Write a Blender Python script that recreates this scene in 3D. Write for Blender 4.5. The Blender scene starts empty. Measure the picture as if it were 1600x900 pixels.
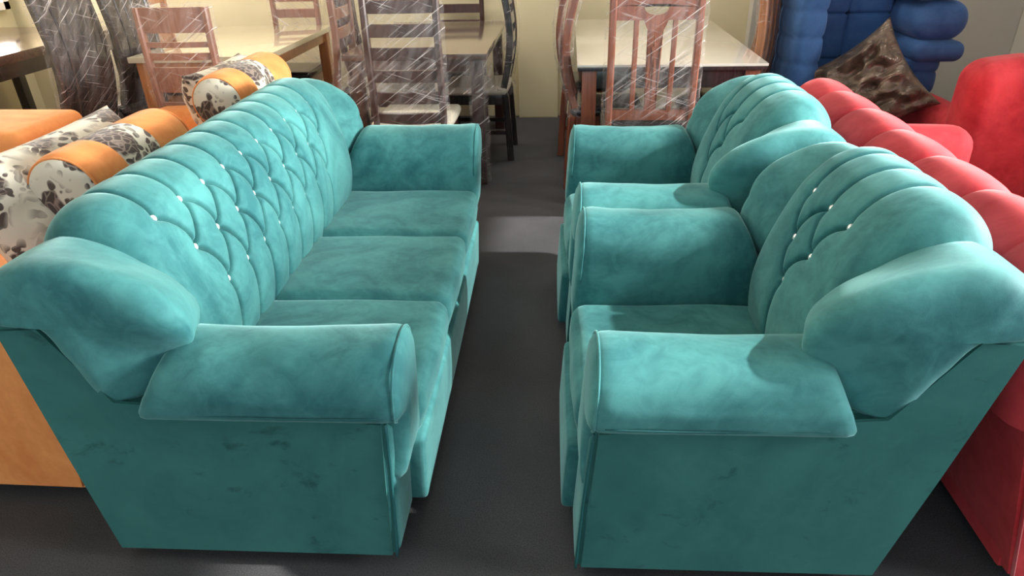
import bpy, bmesh, math, random
import numpy as np
from mathutils import Vector, Matrix, noise
from math import sin, cos, pi, radians, exp, sqrt, atan2
S = bpy.context.scene
C = S.collection
R = random.Random(7)

# ------------------------------------------------------------------ camera, light, exposure
def camera(h=1.55, f=1066.0, pitch=28.5, yaw=5.0, roll=1.5):
    p, a, r = radians(pitch), radians(yaw), radians(roll)
    fw = Vector((-sin(a)*cos(p), cos(a)*cos(p), -sin(p)))
    rt = Vector((cos(a), sin(a), 0)); up = rt.cross(fw)
    rt2 = rt*cos(r) - up*sin(r); up2 = rt*sin(r) + up*cos(r)
    cam = bpy.data.cameras.new('camera'); o = bpy.data.objects.new('camera', cam); C.objects.link(o)
    m = Matrix((rt2, up2, -fw)).transposed().to_4x4(); m.translation = Vector((0, 0, h))
    o.matrix_world = m
    cam.sensor_width = 36; cam.lens = f/1600*36; cam.clip_start = .02
    S.camera = o
camera()
S.view_settings.view_transform = 'Standard'; S.view_settings.look = 'None'
S.view_settings.gamma = 1; S.view_settings.use_curve_mapping = False
S.view_settings.exposure = 0.10
S.cycles.transparent_max_bounces = 16
S.cycles.max_bounces = 8
W = bpy.data.worlds.new('world'); S.world = W; W.use_nodes = True
W.node_tree.nodes['Background'].inputs[0].default_value = (.86, .93, 1, 1)
W.node_tree.nodes['Background'].inputs[1].default_value = 1.15
def light(kind, name, loc, tgt, energy, col=(1, 1, 1), size=None, sy=None, angle=None, spread=None):
    L = bpy.data.lights.new(name, kind); L.energy = energy; L.color = col
    o = bpy.data.objects.new(name, L); C.objects.link(o); o.location = loc
    o.rotation_euler = (Vector(tgt) - Vector(loc)).to_track_quat('-Z', 'Y').to_euler()
    if size:
        L.size = size
        if sy: L.shape = 'RECTANGLE'; L.size_y = sy
    if angle: L.angle = angle
    if spread: L.spread = radians(spread)
    return o
SUN_EL = 39
light('SUN', 'sun_through_slots', (6, 2.5, 5), (6-5*cos(radians(SUN_EL)), 2.5, 5-5*sin(radians(SUN_EL))), 7.0, (1, .97, .93), angle=radians(1.5))
for lx, ly, lz, en in ((-2.3, 2.4, 4.6, 26), (1.9, 1.8, 4.6, 5), (-.2, .9, 4.6, 6), (-2.4, 5.1, 3.1, 34), (-.1, 5.1, 3.1, 30), (2.3, 4.9, 3.1, 12)):
    light('AREA', 'ceiling_lamp_light', (lx, ly, lz), (lx, ly, 0), en, (1, .96, .9), 1.3, .35)
light('AREA', 'left_window_daylight', (-4.76, 4.7, 1.9), (-1.5, 4.2, .9), 130, (1, .86, .78), 2.4, 1.8)

light('AREA', 'right_fill_light', (3.42, 1.0, 1.95), (-1.0, 1.4, .8), 50, (.93, .98, 1), 1.2, 1.0, spread=100)  # added soft fill from the right; the wall is solid behind it
light('AREA', 'low_right_fill_light', (3.42, 2.05, 1.50), (-1.1, 2.2, .75), 100, (1, .98, .94), 1.4, .8, spread=80)  # added low fill to brighten the sofa back; there is no door

# ------------------------------------------------------------------ materials
def mat(name, build):
    m = bpy.data.materials.new(name); m.use_nodes = True
    nt = m.node_tree; b = nt.nodes['Principled BSDF']
    build(nt, b); return m
def nd(nt, t, **k):
    n = nt.nodes.new(t)
    for a, v in k.items():
        if a.startswith('i_'): n.inputs[a[2:].replace('_', ' ')].default_value = v
        else: setattr(n, a, v)
    return n
def lk(nt, a, b): nt.links.new(a, b)
def coords(nt, scale=(1, 1, 1), rot=(0, 0, 0), kind='Object'):
    t = nd(nt, 'ShaderNodeTexCoord'); m = nd(nt, 'ShaderNodeMapping')
    m.inputs['Scale'].default_value = scale; m.inputs['Rotation'].default_value = rot
    lk(nt, t.outputs[kind], m.inputs[0]); return m.outputs[0]
def noise_n(nt, vec, scale, detail=3, rough=.5, dist=0):
    n = nd(nt, 'ShaderNodeTexNoise'); n.inputs['Scale'].default_value = scale
    n.inputs['Detail'].default_value = detail; n.inputs['Roughness'].default_value = rough
    n.inputs['Distortion'].default_value = dist
    lk(nt, vec, n.inputs['Vector']); return n.outputs[0]
def ramp(nt, fac, stops):
    r = nd(nt, 'ShaderNodeValToRGB'); e = r.color_ramp.elements
    while len(e) < len(stops): e.new(.5)
    for x, (p, c) in zip(e, stops):
        x.position = p; x.color = (*c, 1) if len(c) == 3 else c
    lk(nt, fac, r.inputs[0]); return r.outputs[0]
def mixc(nt, fac, a, b, mode='MIX'):
    m = nd(nt, 'ShaderNodeMix', data_type='RGBA', blend_type=mode)
    if isinstance(fac, float): m.inputs[0].default_value = fac
    else: lk(nt, fac, m.inputs[0])
    for s, v in ((6, a), (7, b)):
        if isinstance(v, tuple): m.inputs[s].default_value = (*v, 1)
        else: lk(nt, v, m.inputs[s])
    return m.outputs[2]
def bump(nt, b, h, strength=.3, dist=.01):
    n = nd(nt, 'ShaderNodeBump'); n.inputs['Strength'].default_value = strength; n.inputs['Distance'].default_value = dist
    lk(nt, h, n.inputs['Height']); lk(nt, n.outputs[0], b.inputs['Normal'])
def velvet(name, lo, hi, sheen, sw=.5, scale=3.2, contrast=.16):
    def f(nt, b):
        v = coords(nt, (1, 1.25, 1), (.5, .3, .9))
        a = noise_n(nt, v, scale, 5, .62, .9)
        c = noise_n(nt, v, scale*5, 3, .6, 1.4)
        m = nd(nt, 'ShaderNodeMath', operation='MULTIPLY_ADD'); lk(nt, c, m.inputs[0]); m.inputs[1].default_value = .32; lk(nt, a, m.inputs[2])
        col = ramp(nt, m.outputs[0], [(.66-contrast, lo), (.66+contrast, hi)])
        lk(nt, col, b.inputs['Base Color'])
        b.inputs['Roughness'].default_value = .72; b.inputs['Specular IOR Level'].default_value = .18
        b.inputs['Sheen Weight'].default_value = sw; b.inputs['Sheen Roughness'].default_value = .38
        b.inputs['Sheen Tint'].default_value = (*sheen, 1)
        fine = noise_n(nt, coords(nt), 420, 2)
        bump(nt, b, fine, .12, .002)
    return mat(name, f)
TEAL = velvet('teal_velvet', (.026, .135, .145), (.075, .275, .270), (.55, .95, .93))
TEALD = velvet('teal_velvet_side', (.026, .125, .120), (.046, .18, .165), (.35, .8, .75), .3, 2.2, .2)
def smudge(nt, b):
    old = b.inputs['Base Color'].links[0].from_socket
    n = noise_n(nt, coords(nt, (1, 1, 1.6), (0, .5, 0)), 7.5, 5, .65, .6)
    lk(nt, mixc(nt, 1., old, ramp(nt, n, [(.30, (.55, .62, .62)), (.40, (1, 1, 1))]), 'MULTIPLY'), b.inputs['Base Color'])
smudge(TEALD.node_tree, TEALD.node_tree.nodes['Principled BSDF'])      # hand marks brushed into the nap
TEALP = mat('dark_teal_cord', lambda nt, b: (b.inputs['Base Color'].__setattr__('default_value', (.008, .1, .105, 1)), b.inputs['Roughness'].__setattr__('default_value', .7)))
REDV = velvet('red_velvet', (.44, .025, .035), (.64, .06, .07), (1, .45, .45), .35, 2.5)
BLUEV = velvet('blue_velvet', (.035, .10, .26), (.065, .16, .37), (.45, .65, 1), .35, 2.5)
ORNG = velvet('orange_velvet', (.74, .25, .075), (.88, .36, .12), (1, .7, .45), .25, 3)
def simple(name, col, rough=.5, metal=0., spec=.5, coat=0.):
    def f(nt, b):
        b.inputs['Base Color'].default_value = (*col, 1); b.inputs['Roughness'].default_value = rough
        b.inputs['Metallic'].default_value = metal; b.inputs['Specular IOR Level'].default_value = spec
        b.inputs['Coat Weight'].default_value = coat
        n = noise_n(nt, coords(nt), 60, 2)
        mr = nd(nt, 'ShaderNodeMapRange'); lk(nt, n, mr.inputs[0])
        mr.inputs[3].default_value = max(0, rough-.06); mr.inputs[4].default_value = min(1, rough+.06)
        lk(nt, mr.outputs[0], b.inputs['Roughness'])
    return mat(name, f)
def wood(name, a, c, rough=.3, coat=.4, scale=(2, 30, 30)):
    def f(nt, b):
        v = coords(nt, scale)
        n = noise_n(nt, v, 1.6, 5, .6, 1.2)
        lk(nt, ramp(nt, n, [(.32, a), (.68, c)]), b.inputs['Base Color'])
        b.inputs['Roughness'].default_value = rough; b.inputs['Coat Weight'].default_value = coat; b.inputs['Coat Roughness'].default_value = .12
        bump(nt, b, n, .08, .002)
    return mat(name, f)
VS = (30, 30, 2)
DWOOD = wood('espresso_wood', (.035, .014, .012), (.075, .032, .026), scale=VS)
DWOODT = wood('espresso_table_top', (.06, .03, .024), (.10, .055, .042), .16, .8, (2, 14, 14))
RWOOD = wood('reddish_brown_wood', (.17, .048, .026), (.30, .095, .05), scale=VS)
OWOOD = wood('orange_brown_wood', (.34, .13, .045), (.50, .22, .09), scale=VS)
BWOOD = wood('mid_brown_wood', (.22, .10, .065), (.34, .17, .12), scale=VS)
BLKW = wood('black_brown_wood', (.020, .015, .016), (.045, .034, .034), .22, .7, VS)
CREAMT = simple('cream_glass_top', (.62, .55, .38), .08, 0, .6, 1)
WHITET = simple('white_glass_top', (.74, .70, .62), .06, 0, .6, 1)
SEATC = simple('cream_seat', (.62, .58, .47), .5)
SEATD = simple('black_seat', (.022, .02, .022), .25, 0, .5, .4)
FOOT = simple('black_foot', (.012, .012, .012), .4)
CRYS = simple('crystal_silver', (.92, .93, .9), .12, .55)
def f_film(nt, b):
    tc = nd(nt, 'ShaderNodeTexCoord')
    def streak(ang, sc, lo, hi, top):
        m1 = nd(nt, 'ShaderNodeMapping'); m1.inputs['Rotation'].default_value = (0, ang, 0); lk(nt, tc.outputs['Object'], m1.inputs[0])
        m2 = nd(nt, 'ShaderNodeMapping'); m2.inputs['Scale'].default_value = sc; lk(nt, m1.outputs[0], m2.inputs[0])
        n = noise_n(nt, m2.outputs[0], 1, 2, .55, .25)
        return n, ramp(nt, n, [(lo, (0,)*3), (hi, (top,)*3)])
    a, s1 = streak(.62, (2.2, 9, 120), .60, .70, .75)
    _, s2 = streak(-.30, (3.0, 9, 150), .64, .72, .60)
    _, s3 = streak(1.15, (5, 5, 26), .42, .78, .15)
    m = nd(nt, 'ShaderNodeMath', operation='MAXIMUM'); lk(nt, s1, m.inputs[0]); lk(nt, s2, m.inputs[1])
    g = noise_n(nt, coords(nt), 5, 2)
    gm = ramp(nt, g, [(.38, (.25,)*3), (.62, (1,)*3)])
    mm = nd(nt, 'ShaderNodeMath', operation='MULTIPLY'); lk(nt, m.outputs[0], mm.inputs[0]); lk(nt, gm, mm.inputs[1])
    m4 = nd(nt, 'ShaderNodeMath', operation='ADD'); lk(nt, mm.outputs[0], m4.inputs[0]); lk(nt, s3, m4.inputs[1])
    m5 = nd(nt, 'ShaderNodeMath', operation='ADD', use_clamp=True); lk(nt, m4.outputs[0], m5.inputs[0]); m5.inputs[1].default_value = .03
    fac = m5.outputs[0]
    b.inputs['Base Color'].default_value = (.80, .74, .72, 1); b.inputs['Roughness'].default_value = .22
    b.inputs['Specular IOR Level'].default_value = .9
    bump(nt, b, a, .6, .01)
    t = nd(nt, 'ShaderNodeBsdfTransparent'); mx = nd(nt, 'ShaderNodeMixShader')
    lk(nt, fac, mx.inputs[0]); lk(nt, t.outputs[0], mx.inputs[1]); lk(nt, b.outputs[0], mx.inputs[2])
    lk(nt, mx.outputs[0], nt.nodes['Material Output'].inputs['Surface'])
FILM = mat('stretch_film', f_film)
def f_floral(nt, b):
    v = coords(nt)
    d = nd(nt, 'ShaderNodeTexNoise'); d.inputs['Scale'].default_value = 9; d.inputs['Detail'].default_value = 2; lk(nt, v, d.inputs['Vector'])
    w = nd(nt, 'ShaderNodeMix', data_type='RGBA', blend_type='LINEAR_LIGHT'); w.inputs[0].default_value = .055
    lk(nt, v, w.inputs[6]); lk(nt, d.outputs['Color'], w.inputs[7])
    def vor(scale, vec, out='Distance'):
        q = nd(nt, 'ShaderNodeTexVoronoi'); q.inputs['Scale'].default_value = scale; lk(nt, vec, q.inputs['Vector']); return q.outputs[out]
    ww = w.outputs[2]
    big = vor(6.5, ww)
    rose = ramp(nt, big, [(.40, (1,)*3), (.45, (0,)*3)])
    near = ramp(nt, big, [(.52, (1,)*3), (.72, (0,)*3)])
    sel = ramp(nt, noise_n(nt, v, 3.6, 1), [(.36, (0,)*3), (.42, (1,)*3)])
    pet = nd(nt, 'ShaderNodeTexVoronoi', feature='DISTANCE_TO_EDGE'); pet.inputs['Scale'].default_value = 36; lk(nt, ww, pet.inputs['Vector'])
    petals = ramp(nt, pet.outputs['Distance'], [(.03, (.26, .20, .16)), (.12, (.05, .032, .028))])
    leaf = ramp(nt, vor(30, ww), [(.44, (1,)*3), (.50, (0,)*3)])
    lf = mixc(nt, 1., leaf, near, 'MULTIPLY')
    base = mixc(nt, lf, (.68, .64, .52), (.075, .055, .045))
    rs = mixc(nt, 1., rose, sel, 'MULTIPLY')
    col = mixc(nt, rs, base, petals)
    lk(nt, col, b.inputs['Base Color']); b.inputs['Roughness'].default_value = .75
    b.inputs['Sheen Weight'].default_value = .2
FLOR = mat('rose_print_fabric', f_floral)
def f_satin(nt, b):
    v = coords(nt, (1, 1, 1))
    n = noise_n(nt, v, 7, 4, .55, 1.6)
    lk(nt, ramp(nt, n, [(.35, (.11, .08, .06)), (.65, (.27, .21, .16))]), b.inputs['Base Color'])
    b.inputs['Metallic'].default_value = .45; b.inputs['Roughness'].default_value = .33
    bump(nt, b, noise_n(nt, coords(nt, (1, 1, .4)), 13, 3, .5, 1.2), .7, .03)
SATIN = mat('bronze_satin', f_satin)
def f_carpet(nt, b):
    v = coords(nt, kind='Object')
    n = noise_n(nt, v, 260, 3, .8); g = noise_n(nt, v, 2.2, 4, .6)
    c = ramp(nt, n, [(.32, (.033, .033, .036)), (.72, (.165, .165, .170))])
    c2 = mixc(nt, g, c, (.05, .05, .055))
    lk(nt, c2, b.inputs['Base Color']); b.inputs['Roughness'].default_value = .95; b.inputs['Specular IOR Level'].default_value = .1
    bump(nt, b, n, .5, .004)
CARPET = mat('charcoal_carpet', f_carpet)
def paint(name, a, c):
    def f(nt, b):
        v = coords(nt)
        lk(nt, ramp(nt, noise_n(nt, v, 1.4, 4), [(.3, a), (.7, c)]), b.inputs['Base Color'])
        b.inputs['Roughness'].default_value = .7
        bump(nt, b, noise_n(nt, v, 90, 3), .1, .003)
    return mat(name, f)
WALL = paint('cream_wall', (.66, .58, .36), (.74, .66, .43))
WALLG = paint('grey_wall', (.42, .40, .34), (.50, .47, .40))
CEIL = paint('white_ceiling', (.75, .74, .70), (.8, .79, .76))

# ------------------------------------------------------------------ object helpers
def obj(name, mesh, m=None, parent=None, smooth=True):
    if isinstance(mesh, bmesh.types.BMesh):
        me = bpy.data.meshes.new(name); bmesh.ops.recalc_face_normals(mesh, faces=mesh.faces); mesh.to_mesh(me); mesh.free(); mesh = me
    o = bpy.data.objects.new(name, mesh); C.objects.link(o)
    if m and not mesh.materials: mesh.materials.append(m)
    if smooth and smooth is not None:
        for p in mesh.polygons: p.use_smooth = True
    if smooth == 'auto':
        mesh.set_sharp_from_angle(angle=radians(38))
    if parent: o.parent = parent
    return o
def thing(name, label, cat, loc=(0, 0, 0), rz=0, group=None):
    o = bpy.data.objects.new(name, None); C.objects.link(o); o.location = loc; o.rotation_euler = (0, 0, rz)
    o.empty_display_size = .1
    o['label'] = label; o['category'] = cat
    if group: o['group'] = group
    return o
def tag(o, label, cat, group=None):
    o['label'] = label; o['category'] = cat
    if group: o['group'] = group
    return o
def struct(name, bm, m, smooth=False):
    o = obj(name, bm, m, None, smooth); o['kind'] = 'structure'; return o
def dup(root, loc, rz, label):
    r = root.copy(); C.objects.link(r); r.location = loc; r.rotation_euler = (0, 0, rz); r['label'] = label
    for ch in root.children:
        c = ch.copy(); C.objects.link(c); c.parent = r
        for g in ch.children:
            d = g.copy(); C.objects.link(d); d.parent = c
    return r
def grid(P, cu=False, cv=False, cap0=False, cap1=False):
    """P[i][j] points -> bmesh surface; cu closes i, cv closes j; caps fill first / last i-ring"""
    P = np.asarray(P, float); n, m = P.shape[:2]
    me = bpy.data.meshes.new('surface')
    idx = np.arange(n*m).reshape(n, m)
    A = idx if not cu else np.vstack([idx, idx[:1]])
    if cv: A = np.hstack([A, A[:, :1]])
    F = np.stack([A[:-1, :-1], A[1:, :-1], A[1:, 1:], A[:-1, 1:]], -1).reshape(-1, 4).tolist()
    if cap0: F.append(idx[0].tolist())
    if cap1: F.append(idx[-1][::-1].tolist())
    bm = bmesh.new()
    vs = [bm.verts.new(p) for p in P.reshape(-1, 3)]
    for f in F:
        try: bm.faces.new([vs[k] for k in f])
        except ValueError: pass
    return bm
def rbox(half, r, crown=0., nin=8, nr=4, fn=None):
    """soft cushion: box with all edges rounded by r, faces crowned outwards; fn maps a point"""
    half = np.array(half, float)
    rr = [min(r, h*.999) for h in half]
    cs = []
    for h, q in zip(half, rr):
        a = [-h + q*(1-cos(pi/2*k/nr)) for k in range(nr)]
        b = list(np.linspace(-(h-q), h-q, nin)) if h-q > 1e-4 else [0]
        cs.append(a + b + [-x for x in a[::-1]])
    bm = bmesh.new(); cache = {}
    def V(p):
        p = np.array(p, float)
        inner = np.clip(p, -(half-rr), half-rr); d = (p-inner)/np.array(rr)
        mx = np.max(np.abs(d)); L = np.linalg.norm(d)
        if L > 1e-9: d = d/L*mx
        q = inner + d*np.array(rr)
        if crown:
            t = np.clip(np.abs(p)/half, 0, 1)
            for a in range(3):
                o = [b for b in range(3) if b != a]
                q[a] += crown*np.sign(p[a])*(abs(p[a])/half[a])**2*(1-t[o[0]]**2)*(1-t[o[1]]**2)
        if fn: q = np.array(fn(q))
        key = tuple(np.round(q, 5))
        if key not in cache: cache[key] = bm.verts.new(q)
        return cache[key]
    for ax in range(3):
        o = [b for b in range(3) if b != ax]
        for s in (-1, 1):
            U, Vv = cs[o[0]], cs[o[1]]
            for i in range(len(U)-1):
                for j in range(len(Vv)-1):
                    q = []
                    for (a, c) in ((i, j), (i+1, j), (i+1, j+1), (i, j+1)):
                        p = [0, 0, 0]; p[ax] = s*half[ax]; p[o[0]] = U[a]; p[o[1]] = Vv[c]; q.append(V(p))
                    u = []
                    for x in q:
                        if x not in u: u.append(x)
                    if len(u) >= 3:
                        try: bm.faces.new(u)
                        except ValueError: pass
    return bm
def box(x0, x1, y0, y1, z0, z1, bev=.004, bm=None):
    own = bm is None; bm = bm or bmesh.new()
    r = bmesh.ops.create_cube(bm, size=1)
    for v in r['verts']:
        v.co = Vector(((x0+x1)/2 + v.co.x*(x1-x0), (y0+y1)/2 + v.co.y*(y1-y0), (z0+z1)/2 + v.co.z*(z1-z0)))
    if bev:
        es = list({e for v in r['verts'] for e in v.link_edges})
        bmesh.ops.bevel(bm, geom=es, offset=bev, segments=2, affect='EDGES', profile=.7)
    return bm
def sweep(path, w, d, side=(1, 0, 0)):
    """rectangular bar along a path; w along side, d across"""
    P = [Vector(p) for p in path]; s = Vector(side).normalized(); rings = []
    for i, p in enumerate(P):
        t = (P[min(i+1, len(P)-1)] - P[max(i-1, 0)]).normalized(); n = t.cross(s).normalized()
        c = .22*min(w, d)
        ring = []
        for (a, b) in ((-w/2+c, -d/2), (w/2-c, -d/2), (w/2, -d/2+c), (w/2, d/2-c), (w/2-c, d/2), (-w/2+c, d/2), (-w/2, d/2-c), (-w/2, -d/2+c)):
            ring.append(p + s*a + n*b)
        rings.append(ring)
    return grid(rings, cv=True, cap0=True, cap1=True)
def tube(path, r, n=8, closed=False):
    P = [Vector(p) for p in path]; rings = []
    up = Vector((.13, .21, .97)).normalized()
    for i, p in enumerate(P):
        if closed: t = (P[(i+1) % len(P)] - P[i-1]).normalized()
        else: t = (P[min(i+1, len(P)-1)] - P[max(i-1, 0)]).normalized()
        a = t.cross(up)
        if a.length < .1: a = t.cross(Vector((1, 0, 0)))
        a.normalize(); b = t.cross(a)
        rings.append([p + a*r*cos(2*pi*k/n) + b*r*sin(2*pi*k/n) for k in range(n)])
    return grid(rings, cu=closed, cv=True, cap0=not closed, cap1=not closed)
def spline(pts, n, closed=False):
    """Catmull-Rom through pts, resampled evenly to n points"""
    P = np.array(pts, float); m = len(P); out = []
    segs = m if closed else m-1
    for i in range(segs):
        p1, p2 = P[i], P[(i+1) % m]
        p0 = P[i-1] if (closed or i > 0) else 2*p1-p2
        p3 = P[(i+2) % m] if (closed or i+2 < m) else 2*p2-p1
        for t in np.linspace(0, 1, 24, endpoint=False):
            out.append(.5*((2*p1)+(-p0+p2)*t+(2*p0-5*p1+4*p2-p3)*t*t+(-p0+3*p1-3*p2+p3)*t**3))
    out.append(P[0] if closed else P[-1])
    out = np.array(out); L = np.concatenate([[0], np.cumsum(np.linalg.norm(np.diff(out, axis=0), axis=1))])
    T = np.linspace(0, L[-1], n, endpoint=not closed)
    return np.stack([np.interp(T, L, out[:, k]) for k in range(P.shape[1])], 1)
def prism(poly, y0, y1, bev=.006):
    """polygon in (x, z) extruded along y"""
    bm = bmesh.new()
    a = [bm.verts.new((x, y0, z)) for x, z in poly]; b = [bm.verts.new((x, y1, z)) for x, z in poly]
    bm.faces.new(a); bm.faces.new(b[::-1]); n = len(poly)
    for i in range(n): bm.faces.new((a[i], b[i], b[(i+1) % n], a[(i+1) % n]))
    if bev: bmesh.ops.bevel(bm, geom=bm.edges[:], offset=bev, segments=2, affect='EDGES')
    return bm

# ------------------------------------------------------------------ the room
struct('floor', box(-5, 5, -3.2, 6.2, -.1, 0, 0), CARPET)
struct('wall_back', box(-5, 5, 6.05, 6.2, 0, 4.8, 0), WALL)
bm = box(-5, -4.85, -3.2, 6.05, 0, 4.8, 0); struct('wall_left', bm, WALL)
bm = box(3.5, 3.62, -3.2, 6.05, 0, 2.80, 0)                     # unseen slots added high in the right wall, cut to shape the sun patches
for a in ((-3.2, 1.05, 2.80, 3.66), (1.05, 3.17, 2.80, 3.14), (3.17, 3.83, 3.24, 3.66), (3.83, 6.05, 2.80, 3.66), (-3.2, 6.05, 3.66, 4.8)):
    box(3.5, 3.62, a[0], a[1], a[2], a[3], 0, bm)
struct('wall_right', bm, WALLG)
bm = bmesh.new()
for y, z in ((1.05, 3.27), (2.10, 3.27)): box(3.53, 3.59, y, y+.03, z, 3.66, 0, bm)
struct('sun_slot_bars', bm, CEIL)  # bars across the added sun slots, out of view
bm = bmesh.new()
for y in (3.45, 4.66, 5.90): box(-4.84, -4.78, y, y+.06, .96, 2.86, 0, bm)
for z in (.96, 2.80): box(-4.84, -4.78, 3.45, 5.96, z, z+.06, 0, bm)
struct('window_2', bm, CEIL)
struct('ceiling', box(-5, 5, -3.2, 6.2, 4.8, 4.9, 0), CEIL)
struct('trim_1', box(1.45, 3.5, 5.93, 6.05, 0, 4.8, .01), WALLG)       # grey boarded stretch of the back wall
struct('trim_2', box(-.42, -.08, 5.97, 6.05, 0, 4.8, .01), WALL)     # shallow cream pilaster

# ------------------------------------------------------------------ teal suite
PAD_PROF = [(.56, .34), (.53, .44), (.515, .55), (.522, .66), (.552, .77), (.590, .86), (.638, .925), (.70, .958), (.77, .958), (.835, .925), (.875, .865), (.88, .79), (.868, .66)]
PAD_PROF = [(f+.012*min(1, max(0, (z-.5)/.2))*(1 if f < .8 else 0), z) for f, z in PAD_PROF]
def pad_surface(y0, y1, rows, step, sag):
    """button-tufted back: rows = list of (z, [y...]); pleats join the buttons, open channels run over the top and down to the seat"""
    prof = spline(PAD_PROF, 400); L = np.concatenate([[0], np.cumsum(np.linalg.norm(np.diff(prof, axis=0), axis=1))])
    SL = L[-1]
    def s_at(z):
        k = int(np.argmax(prof[:, 1] >= z)); return L[k]
    m = int(SL/step); n = int((y1-y0)/step)
    s = np.linspace(0, SL, m); f = np.interp(s, L, prof[:, 0]); z = np.interp(s, L, prof[:, 1])
    tf, tz = np.gradient(f, s), np.gradient(z, s); nf, nz = -tz, tf     # outwards: towards the seat and up
    nf, nz = np.where(True, -tz, 0), tf
    y = np.linspace(y0, y1, n)
    Y, Sg = np.meshgrid(y, s, indexing='ij')
    btn = [[(yy, s_at(zz)) for yy in ys] for zz, ys in rows]
    segs = []
    def arc(a, b, bow, side):
        pts = []
        for t in np.linspace(0, 1, 6):
            pts.append((a[0]+(b[0]-a[0])*t + side*sin(pi*t), a[1]+(b[1]-a[1])*t + bow*sin(pi*t)))
        for i in range(5): segs.append((pts[i], pts[i+1]))
    for k in range(len(btn)-1):
        for a in btn[k]:
            for b in btn[k+1]:
                if abs(a[0]-b[0]) < .1: arc(a, b, .006, sag)
    for a in btn[0]: segs.append((a, (a[0], SL)))
    for k, r in enumerate(btn):
        lower = btn[k+1] if k+1 < len(btn) else None
        for a in r:
            if lower is None: segs.append((a, (a[0]+.004, 0)))
    D = np.full(Y.shape, 9.)
    for (a, b) in segs:
        ax, ay = a; bx, by = b; dx, dy = bx-ax, by-ay; q = dx*dx+dy*dy
        t = np.clip(((Y-ax)*dx+(Sg-ay)*dy)/q, 0, 1)
        D = np.minimum(D, np.hypot(Y-ax-t*dx, Sg-ay-t*dy))
    Bd = np.full(Y.shape, 9.)
    for r in btn:
        for a in r: Bd = np.minimum(Bd, np.hypot(Y-a[0], Sg-a[1]))
    top = np.clip((Sg-btn[0][0][1])/.05, 0, 1)
    h = (.014-.005*top)*(1-np.exp(-D/.015)) - .009*np.exp(-(Bd/.022)**2) - .026*np.exp(-(D/.0048)**2)*(1-.8*np.exp(-(Bd/.012)**2))
    e = np.minimum(Y-y0, y1-Y); h -= .075*np.exp(-(e/.028)**1.0)*1.0
    h *= np.clip(Sg/.06+.25, 0, 1)
    P = np.stack([f[None]+nf[None]*h, Y, z[None]+nz[None]*h], -1)
    pos = []
    for r in btn:
        for a in r:
            i = int(round((a[0]-y0)/(y1-y0)*(n-1))); j = int(round(a[1]/SL*(m-1)))
            pos.append((P[i, j], Vector((nf[j], 0, nz[j]))))
    return P, pos
BUTTON = bmesh.new(); bmesh.ops.create_icosphere(BUTTON, subdivisions=2, radius=.0105)
for v in BUTTON.verts: v.co.z *= .62
_b = bpy.data.meshes.new('button'); BUTTON.to_mesh(_b); BUTTON.free(); _b.materials.append(CRYS)
ARM_SEC = [(.03, .50), (-.008, .515), (-.032, .535), (-.038, .565), (-.040, .60), (-.028, .648), (.005, .685), (.055, .704), (.115, .704), (.165, .682), (.198, .64), (.209, .58), (.212, .50), (.213, .40), (.213, .30), (.12, .30), (.03, .30), (.03, .40)]
WING = [(.648, .532), (.600, .533), (.54, .560), (.475, .62), (.435, .69), (.425, .745), (.440, .795), (.485, .845), (.56, .886), (.66, .912), (.765, .914), (.845, .880), (.882, .82), (.878, .775), (.765, .765), (.705, .66)]
def wob(p, a, sc, seed=0): return a*noise.noise(Vector((p[0]*sc+seed, p[1]*sc, p[2]*sc)))
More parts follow.
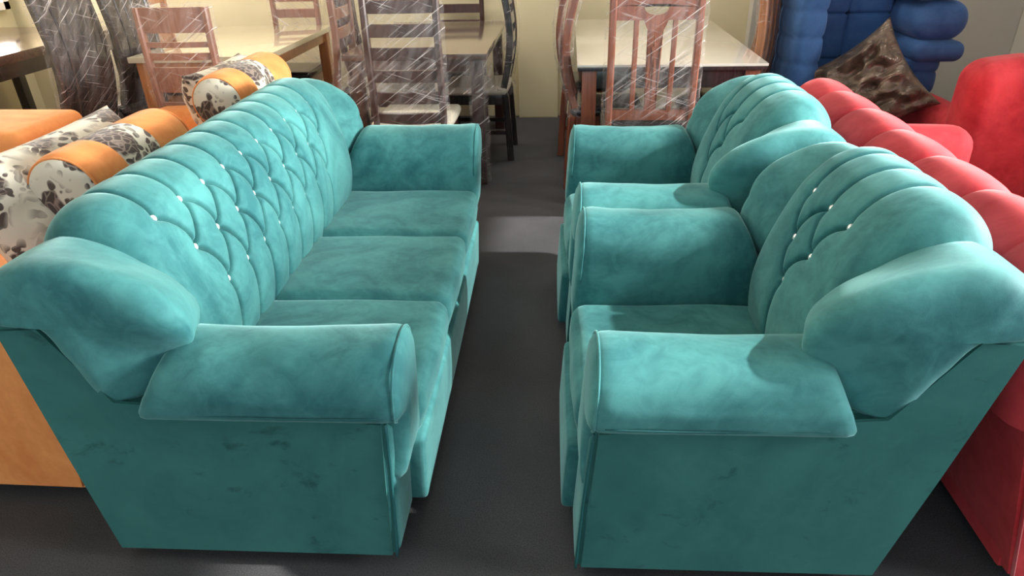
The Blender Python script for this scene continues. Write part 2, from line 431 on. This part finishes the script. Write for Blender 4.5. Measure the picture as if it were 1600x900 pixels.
def make_suite_seat(name, label, cat, loc, rz, n, ov, boff, group=None):
    """local x = backwards from the front plane, y = along the seat, z = up"""
    t = thing(name, label, cat, loc, rz, group)
    w = .517; Ln = n*w + .43; h = Ln/2
    side = [(-ov*.3, .045), (-ov*.3, .51), (.30, .528), (.64, .545), (.755, .77), (.872, .762), (.80, .38), (.752, .045)]
    for s in (-1, 1):
        ys = sorted((s*h, s*(h-.05)))
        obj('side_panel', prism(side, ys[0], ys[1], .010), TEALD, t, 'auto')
        # arm roll
        sec = spline([(s*(h-a), z) for a, z in ARM_SEC], 72, True)
        ctr = np.array([s*(h-.09), .575]); rings = []
        stations = [(-ov-.012, .03), (-ov-.012, .35), (-ov-.010, .62), (-ov-.006, .82), (-ov+.002, .93), (-ov+.016, .985), (-ov+.035, 1)]
        stations += [(x, 1) for x in list(np.linspace(.05-ov, .46, 18)) + [.478, .488]]
        for fx, sc in stations:
            ring = []
            for q in sec:
                p = ctr + (q-ctr)*sc
                if q[1] < .5: p[1] = max(q[1], .575+(q[1]-.575)*sc)
                k2 = 1 if fx < .47 else (.96 if fx < .48 else .88); p = ctr + (p-ctr)*k2
                shear = .48*max(0, .70-max(p[1], .5))*max(0, min(1, (fx-.15)/.305))
                sag = -.010*sin(pi*min(1, max(0, (fx+.02)/.6)))*(1 if p[1] > .6 else 0)
                k = wob((fx, p[0], p[1]), .006, 9, s*3+n)
                ring.append((fx+shear, p[0]+k*s, p[1]+sag+k))
            rings.append(ring)
        obj('arm', grid(rings, cv=True, cap0=True, cap1=True), TEAL, t)
        # cord round the arm's front edge, then down the front corner (two cords)
        sec2 = spline([(s*(h-a), z) for a, z in ARM_SEC[1:13]], 40)
        pth = [(-ov+.006, ctr[0]+(q[0]-ctr[0])*.975, .575+(q[1]-.575)*.97) for q in sec2]
        obj('piping', tube(pth, .0035, 6), TEAL, t)
        for k, dx in enumerate((0, .014)):
            pts = [(-.003-ov*.3+dx*.3, s*(h+.002-dx*.2)+(-s*.016*k), .505), (-.006-ov*.32+dx*.3, s*(h+.003)+(-s*.016*k), .30), (-.004-ov*.32, s*(h+.002)+(-s*.013*k), .055)]
            obj('piping', tube(spline(pts, 14), .0038, 6), TEALP, t)
        # upholstered post under the arm roll
        yb = s*(h-.110)
        def puff(q, s=s): return (q[0] + .0*q[2], q[1], q[2])
        o = obj('arm_front', rbox((.035, .098, .215), .018, .004), TEAL, t); o.location = (.030-ov*.40, yb, .262)
        pth = [(x, s*(h+.037+.004*sin(9*x)), .548) for x in np.linspace(-ov+.03, .50, 16)]
        obj('piping', tube(pth, .0016, 6), TEALP, t)
        # wing beside the tufted back
        out = spline(WING, 90, True); c = np.array([.665, .77]); rings = []
        for yy, sc in ((-.018, .02), (-.018, .30), (-.017, .52), (-.014, .70), (-.008, .82), (.001, .90), (.014, .955), (.034, .99), (.06, 1.005), (.12, 1.005), (.17, .995), (.20, .97), (.222, .93), (.235, .86)):
            ring = []
            for q in out:
                se = 1-(1-sc)*(.40+.60*max(0, min(1, (q[1]-.56)/.22))) if sc > .6 else sc
                p = c + (q-c)*se
                p[0] += .36*max(0, yy-.05)*max(0, min(1, (.76-p[0])/.2))
                p[1] -= .30*max(0, yy-.03)*max(0, min(1, (.80-p[0])/.2))*max(0, min(1, (p[1]-.60)/.2))
                if s*(1 if n == 1 else -1) > 0: p[0] += (.09 if n == 1 else .085)*max(0, min(1, (.84-p[0])/.3))*max(0, min(1, (p[1]-.58)/.16))
                k = wob((p[0], yy, p[1]), .010, 6, s*5+n)
                k -= .010*exp(-((p[0]-.80)/.018)**2)*exp(-((p[1]-.80)/.07)**2)      # tuck near the rear seam
                ye = yy + .022*max(0, min(1, (.70-p[1])/.14)) if yy < .05 else yy
                if yy < .07: q1, q2 = max(0, min(1, (.82-p[1])/.17)), max(0, min(1, (.66-p[0])/.19)); ye += .048*(1-max(0, yy)/.07)*q1*q1*(3-2*q1)*q2*q2*(3-2*q2)
                ring.append((p[0]+k*.4, s*(h-ye+k*(1 if yy < .1 else 0)), p[1]+k*.5))
            rings.append(ring)
        obj('wing', grid(rings, cv=True, cap0=True, cap1=True), TEAL, t)
        for dx in (.07, .62):
            bm = bmesh.new(); bmesh.ops.create_cone(bm, cap_ends=True, segments=20, radius1=.022, radius2=.03, depth=.048)
            o = obj('foot', bm, FOOT, t, 'auto'); o.location = (dx, s*(h-.09), .024)
    # back shell, base and front
    rear = [(.872, .78), (.80, .38), (.752, .045), (.70, .045), (.74, .38), (.80, .78)]
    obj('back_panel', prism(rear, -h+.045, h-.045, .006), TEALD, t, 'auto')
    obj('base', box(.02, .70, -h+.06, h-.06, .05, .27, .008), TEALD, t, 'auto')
    o = obj('front_panel', rbox((.03, n*w/2+.01, .115), .015, .006, nin=14), TEAL, t); o.location = (-.002-ov*.7, 0, .165)
    for k in range(n):
        yc = (k-(n-1)/2)*w
        fr = -ov-.012
        def shape(q, fr=fr):
            x, y, z = q
            x += wob(q, .006, 5, k*3.1); z += wob((q[0], q[1], 1), .006, 4, k*2.3)
            if z < 0 and x < -.1: x += .02*(-z/.09)
            return (x, y, z)
        o = obj('seat_cushion', rbox(((.56-fr)/2, w/2-.002, .090), .042, .010, nin=16, nr=6, fn=shape), TEAL, t)
        o.location = ((.56+fr)/2, yc, .352)
    # tufted pad
    sp = .137 if n == 3 else .128
    if n == 3:
        rows = [(.895, [boff+(k-4.5)*sp for k in range(10)]), (.78, [boff+(k-4)*sp for k in range(9)]), (.645, [boff+(k-3.5)*sp for k in range(8)])]
    else:
        rows = [(.858, [boff+(k-1)*sp for k in range(3)]), (.745, [boff+(k-.5)*sp for k in range(2)]), (.64, [boff])]
    kk = .068 if n == 1 else -.045
    P, pos = pad_surface(-h+.19, h-.19, rows, .0031, .017 if n == 1 else -.017)
    obj('tufted_back', grid(P), TEAL, t)
    for ch in t.children:                                   # the two models lean differently
        if ch.name.split('.')[0] in ('foot', 'base'): continue
        for v in ch.data.vertices: v.co.x += kk*(v.co.z+ch.location.z)
    P[..., 0] += kk*P[..., 2]
    pos = [(Vector(p), nn) for p, nn in pos]
    for p, nn in pos:
        o = obj('button', _b, None, t); o.location = Vector(p) + nn*.006
        o.rotation_euler = nn.to_track_quat('Z', 'Y').to_euler()
    return t
LS = 3*.517+.43; LC = .517+.43
sofa = make_suite_seat('sofa', 'teal velvet three-seat sofa with button-tufted back, left of the aisle', 'sofa', (-.480, 1.235+LS/2, 0), pi+radians(1.2), 3, .055, .045)
ch1 = make_suite_seat('armchair', 'nearest teal velvet armchair at right, its near arm and side panel in full view', 'armchair', (.036, 1.225+LC/2, 0), radians(1.3), 1, .02, .03, 'teal velvet armchairs')
dup(ch1, (.010, 2.245+LC/2, 0), radians(1.3), 'farther teal velvet armchair, behind the nearest one and before the dining tables')

# ------------------------------------------------------------------ red sofa and red armchair
def channel_back(prof, y0, y1, ch, amp=.03, step=.012, endr=.06):
    pr = spline(prof, 300); L = np.concatenate([[0], np.cumsum(np.linalg.norm(np.diff(pr, axis=0), axis=1))])
    m = int(L[-1]/step); s = np.linspace(0, L[-1], m); f = np.interp(s, L, pr[:, 0]); z = np.interp(s, L, pr[:, 1])
    tf, tz = np.gradient(f, s), np.gradient(z, s); nf, nz = -tz, tf
    y = np.linspace(y0, y1, int((y1-y0)/.008)); Y, Sg = np.meshgrid(y, s, indexing='ij')
    c = (y1-y0)/ch; d = np.abs(((Y-y0)/c+.5) % 1-.5)*c
    h = amp*(1-np.exp(-d/.045)) - .004*np.exp(-(d/.005)**2)
    e = np.minimum(Y-y0, y1-Y); h -= endr*np.exp(-e/.03)
    return np.stack([f[None]+nf[None]*h, Y, z[None]+nz[None]*h], -1)
def puffed(outline, ys, c, n=64):
    out = spline(outline, n, True); c = np.array(c); rings = []
    for yy, sc in ys: rings.append([(c[0]+(q[0]-c[0])*sc, yy, c[1]+(q[1]-c[1])*sc) for q in out])
    return grid(rings, cv=True, cap0=True, cap1=True)
red = thing('sofa', 'red velvet sofa with channelled back, standing behind the teal armchairs at right', 'sofa', (1.03, 2.28, 0), 0)
RP = [(.0, .50), (-.02, .62), (-.025, .72), (.0, .805), (.055, .86), (.12, .873), (.19, .84), (.24, .76), (.26, .6), (.27, .42)]
RP = RP[::-1]
hy = 1.03
obj('channelled_back', grid(channel_back([(-x, z) for x, z in RP], -hy, hy, 7, .020), cap0=True, cap1=True), REDV, red, 'auto')
for v in red.children[-1].data.vertices: v.co.x = -v.co.x
obj('back_panel', prism([(.11, .04), (-.01, .6), (.03, .78), (.2, .78), (.22, .04)], -hy+.01, hy-.01, .01), REDV, red, 'auto')
obj('base', box(.1, .85, -hy+.05, hy-.05, .04, .28, .01), REDV, red, 'auto')
for k in range(3):
    o = obj('seat_cushion', rbox((.29, .29, .085), .04, .012), REDV, red); o.location = (.56, (k-1)*.585, .365)
for s in (-1, 1):
    bm = rbox((.335, .10, .29), .085, .01); o = obj('arm', bm, REDV, red); o.location = (.46, s*(hy-.12), .385)
    o = obj('piping', tube([(.105, 0, .06), (.03, 0, .45), (-.012, 0, .66)], .005, 6), REDV, red); o.location = (0, s*hy, 0)
rc = thing('armchair', 'red velvet armchair seen from behind at the right edge, beyond the red sofa arm', 'armchair', (1.94, 3.46, 0), 0)
# local: x along the back, y away from the camera
def dome(q):
    x, y, z = q
    if z > .1 or y < 0:
        for xk in (-.16, .16): y += .010*exp(-((x-xk)/.012)**2)*(1 if y < 0 else 0)*max(0, min(1, (z-.18)/.1)); z -= .012*exp(-((x-xk)/.012)**2)*max(0, min(1, (z-.3)/.05))
    if z > .2: z += .035*(1-(x/.43)**2)
    return (x, y, z)
o = obj('back', rbox((.43, .12, .42), .085, .012, nin=56, nr=6, fn=dome), REDV, rc); o.location = (.43, .12, .46)
for x in (.10, .76):
    o = obj('arm', rbox((.09, .30, .28), .075, .01), REDV, rc); o.location = (x, .46, .33)
o = obj('seat_cushion', rbox((.24, .28, .08), .04, .012), REDV, rc); o.location = (.43, .46, .36)
obj('base', box(.08, .78, .1, .72, .04, .29, .01), REDV, rc, 'auto')

# ------------------------------------------------------------------ blue wing chair with bronze cushion
bl = thing('armchair', 'tall blue velvet armchair with channelled wings and stacked rolled arms, by the back wall', 'armchair', (1.72, 4.1, 0), 0)
def column(y0, x0, x1, zs, front, depth, bulge=.011):
    """channel-padded upright: zs = seam heights"""
    out = []
    ws = []
    for a, b in zip(zs[:-1], zs[1:]):
        for t in np.linspace(0, 1, 9)[:-1]: ws.append((a+(b-a)*t, (4*t*(1-t))**.45))
    rings = []
    n = 40
    for z, g in ws:
        ring = []
        for k in range(n):
            th = 2*pi*k/n; ca, sa = cos(th), sin(th)
            px = (abs(ca)**.55)*(1 if ca > 0 else -1); py = (abs(sa)**.55)*(1 if sa > 0 else -1)
            hx = (x1-x0)/2 - bulge + bulge*g; hyy = depth/2 - bulge + bulge*g
            ring.append(((x0+x1)/2+px*hx, y0+depth/2+py*hyy, z))
        rings.append(ring)
    return grid(rings, cv=True, cap0=True, cap1=True)
obj('wing', column(.0, -.475, -.275, [.08, .22, .36, .50, .64, .78, .92, 1.06, 1.20, 1.33], 0, .52), BLUEV, bl)
obj('back_panel', box(-.46, .44, .50, .60, .06, 1.30, .02), BLUEV, bl, 'auto')
for i, (x0, x1) in enumerate(((-.29, -.05), (-.05, .20))):
    for z0, z1 in ((.42, .74), (.74, 1.00), (1.00, 1.30)):
        o = obj('back_cushion', rbox(((x1-x0)/2-.001, .06, (z1-z0)/2-.001), .022, .008, nin=8), BLUEV, bl)
        o.location = ((x0+x1)/2, .46, (z0+z1)/2)
o = obj('seat_cushion', rbox((.26, .27, .08), .04, .012), BLUEV, bl); o.location = (-.02, .24, .37)
obj('base', box(-.44, .42, .0, .55, .05, .30, .01), BLUEV, bl, 'auto')
obj('arm', column(.05, .17, .41, [.08, .30, .46, .60, .72, .80], 0, .48), BLUEV, bl)
o = obj('arm_roll', rbox((.14, .26, .055), .05, .004), BLUEV, bl); o.location = (.34, .27, .835)
o = obj('arm_roll', rbox((.145, .25, .105), .10, .004), BLUEV, bl); o.location = (.34, .28, .99)
o = obj('arm_roll', rbox((.13, .24, .07), .06, .004), BLUEV, bl); o.location = (.27, .28, 1.17)
def pillow(hx, hz, th, seed=0, crease=.012, ears=.10):
    n = 46; P0 = []; P1 = []
    for sgn, dst in ((1, P0), (-1, P1)):
        for i in range(n):
            row = []
            for j in range(n):
                u = -1+2*i/(n-1); v = -1+2*j/(n-1)
                pin = 1-ears*(1-u*u)*(v*v) ; pin2 = 1-ears*(1-v*v)*(u*u)
                t = ((1-u**4)*(1-v**4))**.62
                w = wob((u*2, v*2, 0), crease, 1.7, seed) + crease*.6*noise.noise(Vector((u*6+seed, v*2.4, sgn)))
                row.append((u*hx*pin2, sgn*(th*t) + w*t*1.5*sgn, v*hz*pin))
            dst.append(row)
    bm = grid(P0); b2 = grid(P1); me = bpy.data.meshes.new('t'); b2.to_mesh(me); b2.free(); bm.from_mesh(me)
    bmesh.ops.remove_doubles(bm, verts=bm.verts[:], dist=.0008)
    return bm
o = obj('cushion', pillow(.27, .27, .10, 3, .045, .14), SATIN); o.location = (1.66, 4.02, .66); o.rotation_euler = (radians(-12), radians(50), radians(-38))
tag(o, 'crumpled bronze satin cushion leaning in the tall blue armchair', 'cushion')

# ------------------------------------------------------------------ orange armchairs with rose-print cushions
def orange_chair(loc, label, w=1.40):
    t = thing('armchair', label, 'armchair', loc, 0, 'orange velvet armchairs')
    sd = [(0, .045), (.02, .40), (.03, .70), (-.14, .72), (-.22, .56), (-.92, .56), (-.92, .045)]
    for y0 in (0, w-.05): obj('side_panel', prism(sd, y0, y0+.05, .012), ORNG, t, 'auto')
    obj('back_panel', prism([(0, .045), (.03, .70), (-.13, .72), (-.15, .045)], .05, w-.05, .015), ORNG, t, 'auto')
    obj('base', box(-.88, -.14, .05, w-.05, .05, .32, .01), ORNG, t, 'auto')
    for y0 in (.11, w-.11):
        o = obj('arm', rbox((.37, .11, .13), .06, .012, nin=10), ORNG, t); o.location = (-.57, y0, .50)
    o = obj('seat_cushion', rbox((.34, (w-.44)/2, .08), .04, .012), ORNG, t); o.location = (-.53, w/2, .395)
    return t
oc = orange_chair((-1.44, 1.43, 0), 'nearer orange velvet armchair behind the teal sofa at left')
orange_chair((-1.44, 2.85, 0), 'farther orange velvet armchair behind the far end of the teal sofa', 1.04)
o = obj('ottoman', rbox((.42, .24, .355), .05, .01), ORNG); o.location = (-2.86, 3.06, .40)
tag(o, 'plain orange velvet block ottoman at the left edge, beyond the nearer rose-print cushion', 'ottoman')
def bolster(loc, L, rad, label, rz=0):
    t = thing('bolster', label, 'bolster', loc, rz, 'banded bolsters on the orange armchairs')
    n = 40
    def ring(y, r): return [(r*cos(2*pi*k/n), y, r*sin(2*pi*k/n)) for k in range(n)]
    q = L/4; bands = [(0, q*1.15, ORNG), (q*1.15, q*2.55, FLOR), (q*2.55, L, ORNG)]
    for a, b, m in bands:
        rs = []
        for y in np.linspace(a, b, 12):
            e = min(y, L-y); k = min(y-a, b-y)
            rs.append(ring(y, rad*(1-.10*exp(-e/.012)) - .006*exp(-k/.006)))
        o = obj('orange_band' if m is ORNG else 'floral_band', grid(rs, cv=True), m, t)
    for y, sg in ((0, -1), (L, 1)):
        rs = [ring(y+sg*d, r) for d, r in ((0, rad*.905), (.008, rad*.86), (.014, rad*.6), (.017, rad*.3), (.018, rad*.02))]
        obj('end_cap', grid(rs, cv=True, cap1=True), FLOR, t)
        obj('piping', tube([p for p in ring(y+sg*.001, rad*.91)], .004, 6, True), ORNG, t)
    return t
bolster((-1.555, 1.90, .825), .60, .125, 'nearer orange and rose-print banded bolster lying behind the teal sofa', radians(1))
bolster((-1.50, 2.86, .875), .60, .120, 'farther orange and rose-print banded bolster beyond the middle of the teal sofa back', radians(1))
for (x, y, z, ry, lab, sd, hx) in ((-1.70, 2.16, .69, 0, 'nearer rose-print back cushion, cut by the left edge of the photo', 1, .42),
                               (-1.68, 3.44, .69, 0, 'farther rose-print back cushion with a pointed corner, before the brown ladder-back chair', 5, .31)):
    o = obj('cushion', pillow(hx, .27, .125 if sd == 1 else .16, sd, .012, .05), FLOR); o.location = (x, y, z)
    o.rotation_euler = (radians(-24), 0, radians(90)); tag(o, lab, 'cushion', 'rose-print back cushions')

# ------------------------------------------------------------------ dining furniture
def ycurve(z, lean=.10, s=.035):
    """rearward offset of a chair back at height z (seat at .5)"""
    if z < .5: return -.03*(.5-z)/.5
    t = (z-.5)/.8
    return -lean*t - s*sin(pi*min(t*1.25, 1.2)) + s*.3
def film_shell(w, z0, z1, lean, s, seed, dep=.045, extra=.02):
    rings = []
    n = 64
    for z in np.linspace(z0, z1, 44):
        ring = []
        yc = -.215 + ycurve(z, lean, s)
        for k in range(n):
            th = 2*pi*k/n; ca, sa = cos(th), sin(th)
            px = (abs(ca)**.35)*(1 if ca > 0 else -1); py = (abs(sa)**.6)*(1 if sa > 0 else -1)
            d = .012*noise.noise(Vector((px*3+seed, py*2, z*9+px*3))) + .006*noise.noise(Vector((px*11, seed, z*30)))
            ring.append((px*(w/2+extra+d), yc+py*(dep+d), z+.01*noise.noise(Vector((px*5, seed, 7)))*(1 if z in (z0, z1) else 0)))
        rings.append(ring)
    return grid(rings, cv=True, cap1=True)
def make_chair(label, m, seatm, style='ladder', w=.42, top=1.27, lean=.10, s=.03, slats=6, film=True, group='dining chairs round the tables', tilt=0, seatw=None, gap=.012):
    t = thing('dining_chair', label, 'chair', group=group)
    pw, pd = .036, .045
    def post(x, z0=.0, z1=top):
        return [(x, -.215+ycurve(z, lean, s), z) for z in np.linspace(z0, z1, 26)]
    for sx in (-1, 1): obj('back_post', sweep(post(sx*(w/2-pw/2)), pw, pd), m, t, 'auto')
    for sx in (-1, 1): obj('leg', sweep([(sx*(w/2-.03), .19, 0), (sx*(w/2-.025), .195, .46)], .042, .042), m, t, 'auto')
    sw = seatw or w+.02
    o = obj('seat', rbox((sw/2, .225, .028), .025, .008), seatm, t); o.location = (0, -.005, .495)
    obj('seat_rail', box(-w/2+.01, w/2-.01, -.20, .205, .40, .468, .005), m, t, 'auto')
    for sx in (-1, 1): obj('stretcher', sweep([(sx*(w/2-.03), -.21, .2), (sx*(w/2-.03), .19, .2)], .02, .03), m, t, 'auto')
    def bent(poly, th=.02):
        bm = prism(poly, -th/2, th/2, 0)
        es = bmesh.ops.subdivide_edges(bm, edges=[e for e in bm.edges if abs(e.verts[0].co.z-e.verts[1].co.z) > .08], cuts=8)
        for v in bm.verts: v.co.y += -.215 + ycurve(v.co.z, lean, s)
        return bm
    iw = w/2-pw
    if style == 'ladder':
        pitch = .121
        for k in range(slats):
            zt = top-.02-k*pitch; hh = .068
            bow = []
            rows_ = []
            for x in np.linspace(-iw-.005, iw+.005, 9):
                bb = -.012*(1-(x/iw)**2)
                rows_.append([(x, -.215+ycurve(z, lean, s)+bb+dy, z) for z, dy in ((zt-hh, -.009), (zt-.004, -.009), (zt, -.005), (zt, .005), (zt-.004, .009), (zt-hh, .009))])
            obj('slat', grid(rows_, cv=True, cap0=True, cap1=True), m, t, 'auto')
    elif style == 'broad':
        zs = [(top-.135, top), (top-.215, top-.185), (top-.285, top-.245), (top-.47, top-.325), (.56, .62)]
        for z0, z1 in zs:
            rows_ = []
            for x in np.linspace(-iw-.005, iw+.005, 9):
                bb = -.012*(1-(x/iw)**2)
                rows_.append([(x, -.215+ycurve(z, lean, s)+bb+dy, z) for z, dy in ((z0, -.009), (z1, -.009), (z1, .009), (z0, .009))])
            obj('slat', grid(rows_, cv=True, cap0=True, cap1=True), m, t, 'auto')
    elif style == 'fiddle':
        zr = 1.075
        # top rail with a crescent cut-out: two halves meeting round the opening
        arc = [(.062*cos(a), 1.135-.036*abs(sin(a))) for a in np.linspace(pi, 2*pi, 11)]
        poly = [(-iw-.01, zr), (-iw-.01, top), (iw+.01, top), (iw+.01, zr)]
        low = [(-iw-.01, 1.135)] + arc + [(iw+.01, 1.135), (iw+.01, zr), (.062, zr), (.045, zr-.04), (.03, zr-.055), (-.03, zr-.055), (-.045, zr-.04), (-.062, zr), (-iw-.01, zr)]
        obj('top_rail', bent(low, .024), m, t, 'auto')
        obj('top_rail', bent([(-iw-.01, 1.135), (-.066, 1.135), (-.05, 1.152), (.05, 1.152), (.066, 1.135), (iw+.01, 1.135), (iw+.01, top-.02), (iw*.5, top+.01), (-iw*.5, top+.01), (-iw-.01, top-.02)], .024), m, t, 'auto')
        # splat with a round hole
        hz, hr = .935, .014
        zs = [.60, .78, .88, hz-hr, hz-hr*.7, hz, hz+hr*.7, hz+hr, .98, 1.03]
        for sx in (-1, 1):
            ins = []; outs = []
            for z in zs:
                half = .030 + .010*max(0, (z-.9))/.13 + .006*max(0, .75-z)
                hole = sqrt(max(0, hr*hr-(z-hz)**2))
                ins.append((sx*hole, z)); outs.append((sx*half, z))
            bm = prism(ins + outs[::-1], -.01, .01, 0)
            bmesh.ops.triangulate(bm, faces=[f for f in bm.faces if len(f.verts) > 4])
            for v in bm.verts: v.co.y += -.215 + ycurve(v.co.z, lean, s)
            obj('splat', bm, m, t, None)
        for x in (-.098, .098):
            bm = sweep([(x, -.215+ycurve(z, lean, s), z) for z in np.linspace(.60, 1.08, 12)], .027, .02); obj('slat', bm, m, t, 'auto')
        obj('lower_rail', bent([(-iw-.01, .56), (-iw-.01, .615), (iw+.01, .615), (iw+.01, .56)], .024), m, t, 'auto')
    elif style == 'ribs':
        k = 5
        for i in range(k):
            x = -iw + (i+.5)*2*iw/k
            obj('slat', sweep([(x, -.215+ycurve(z, lean, s)-.012*(1-(x/iw)**2), z) for z in np.linspace(.52, top-.1, 20)], 2*iw/k-gap, .024), m, t, 'auto')
        obj('top_rail', bent([(-iw-.01, top-.11), (-iw-.01, top), (iw+.01, top), (iw+.01, top-.11)], .03), m, t, 'auto')
    if film:
        obj('plastic_wrap', film_shell(w, .47, top+.02, lean, s, R.random()*20), FILM, t)
    return t
def put(o, x, y, rz=0): o.location = (x, y, 0); o.rotation_euler = (0, 0, radians(rz)); return o
def make_table(label, x0, x1, y0, y1, topz, mt, ml, leg=.075, apron=.075, film=0, th=.035, inset=.03, legm=None, sheet=0):
    legm = legm or ml
    cx, cy = (x0+x1)/2, (y0+y1)/2; t = thing('dining_table', label, 'table', (cx, cy, 0)); a, b = (x1-x0)/2, (y1-y0)/2
    if sheet:
        obj('glass_sheet', box(-a, a, -b, b, topz-sheet, topz, .003), mt, t, 'auto')
        obj('table_top', box(-a+.004, a-.004, -b+.004, b-.004, topz-th, topz-sheet-.0005, .003), ml, t, 'auto')
    else: obj('table_top', box(-a, a, -b, b, topz-th, topz, .005), mt, t, 'auto')
    for s in (-1, 1):
        obj('apron', box(-a+inset+.02, a-inset-.02, s*(b-inset-.025)-.012, s*(b-inset-.025)+.012, topz-th-apron, topz-th, .003), ml, t, 'auto')
        obj('apron', box(s*(a-inset-.025)-.012, s*(a-inset-.025)+.012, -b+inset+.02, b-inset-.02, topz-th-apron, topz-th, .003), ml, t, 'auto')
        for u in (-1, 1):
            xc, yc = s*(a-inset-leg/2), u*(b-inset-leg/2)
            obj('leg', box(xc-leg/2, xc+leg/2, yc-leg/2, yc+leg/2, 0, topz-th, .006), legm, t, 'auto')
            if film and u < 0:
                rings = []
                for z in np.linspace(.02, topz-th-.01, 40):
                    rings.append([(xc+(leg/2+.022+.018*noise.noise(Vector((k*.7, z*14, s))))*(abs(cos(2*pi*k/28))**.5)*(1 if cos(2*pi*k/28) > 0 else -1),
                                   yc+(leg/2+.022+.018*noise.noise(Vector((k*.7, z*14, s+5))))*(abs(sin(2*pi*k/28))**.5)*(1 if sin(2*pi*k/28) > 0 else -1), z) for k in range(28)])
                obj('plastic_wrap', grid(rings, cv=True), FILM, t)
    if film:    # film skirt hanging round the top
        rings = []
        n = 160
        for z in (topz+.003, topz-.01, topz-.04, topz-.08, topz-.13, topz-.18, topz-.22):
            ring = []
            for k in range(n):
                th_ = 2*pi*(k+.5)/n; ca, sa = cos(th_), sin(th_)
                px = max(-1, min(1, ca*1.6)); py = max(-1, min(1, sa*1.6)); d = .006+.035*abs(topz-z)/.22*(1+2*noise.noise(Vector((k*.35, z*12, 0))))
                ring.append((px*(a+d), py*(b+d), z))
            rings.append(ring)
        obj('plastic_wrap', grid(rings, cv=True), FILM, t)
    return t
make_table('cream-topped dining table with dark apron, at right beyond the armchairs', .05, 1.07, 3.86, 5.72, .835, WHITET, BLKW, film=0, leg=.08, apron=.10, legm=RWOOD, sheet=.014)
make_table('dark brown dining table wrapped in film, in the middle before the back wall', -1.38, -.49, 4.24, 5.72, .835, DWOODT, DWOOD, film=1)
make_table('cream-topped dining table on orange-brown wooden frame, left of the middle one', -2.75, -1.86, 4.24, 5.62, .835, CREAMT, OWOOD)
make_table('dark table with bright glossy top at the far left edge', -4.75, -3.65, 3.60, 5.72, .84, DWOODT, BLKW, th=.06, apron=.1)

put(make_chair('dark ladder-back dining chair in film, at the near end of the middle table', DWOOD, SEATC, 'ladder', .43, 1.20, .03, .012, 6, seatw=.47), -.905, 4.10, 0)
put(make_chair('reddish fiddle-back dining chair in film, at the near end of the right table', RWOOD, SEATD, 'fiddle', .475, 1.24, .03, .015), .445, 3.985, 0)
put(make_chair('brown ladder-back dining chair with one broad top rail, near end of left cream table', BWOOD, SEATD, 'broad', .44, 1.15, .02, .01), -2.24, 4.20, 0)
c = make_chair('dark curved-back dining chair in film, right-hand side of the middle table', BLKW, SEATC, 'ladder', .42, 1.25, .02, .045, 6); put(c, -.645, 4.98, 90)
c = make_chair('dark slim-backed dining chair in film, left-hand side of the middle table', DWOOD, SEATC, 'ladder', .40, 1.25, .12, .03, 6); put(c, -1.235, 4.92, -90)
put(make_chair('dark ladder-back dining chair facing us beyond the far end of the middle table', DWOOD, SEATC, 'ladder', .42, 1.08, .02, .01, 5, film=False), -.90, 5.72, 180)
c = make_chair('reddish curved-post dining chair, near one on the left of the right table', RWOOD, SEATD, 'ladder', .42, 1.26, .02, .055, 3); put(c, .25, 4.40, -90)
dup(c, (.20, 5.10, 0), radians(-90), 'reddish curved-post dining chair, far one on the left of the right table')
c = make_chair('orange-brown dining chair in film, beside the blue armchair at the right table', OWOOD, SEATD, 'ribs', .44, 1.26, .05, .03); put(c, .98, 4.52, 60)
dup(c, (1.10, 5.22, 0), radians(80), 'orange-brown dining chair in film, second one on the right of the right table')
c = make_chair('brown ladder-back dining chair facing us beyond the far end of the left cream table', BWOOD, SEATD, 'ladder', .40, 1.20, .05, .02, 3); put(c, -2.22, 5.56, 180)
dup(c, (-1.77, 4.78, 0), radians(90), 'brown ladder-back dining chair in loose film, on the right side of the left cream table')
c = make_chair('tan wooden dining chair in film, on the left of the left cream table', OWOOD, SEATD, 'broad', .42, 1.20, .05, .02); put(c, -2.70, 5.05, -82)
c = make_chair('black high-back dining chair at far left, bigger of the two black ones', BLKW, SEATD, 'ribs', .46, 1.30, .06, .045, gap=.003); put(c, -3.13, 4.0, 86)
dup(c, (-3.12, 4.56, 0), radians(88), 'black high-back dining chair behind the bigger black one at far left')
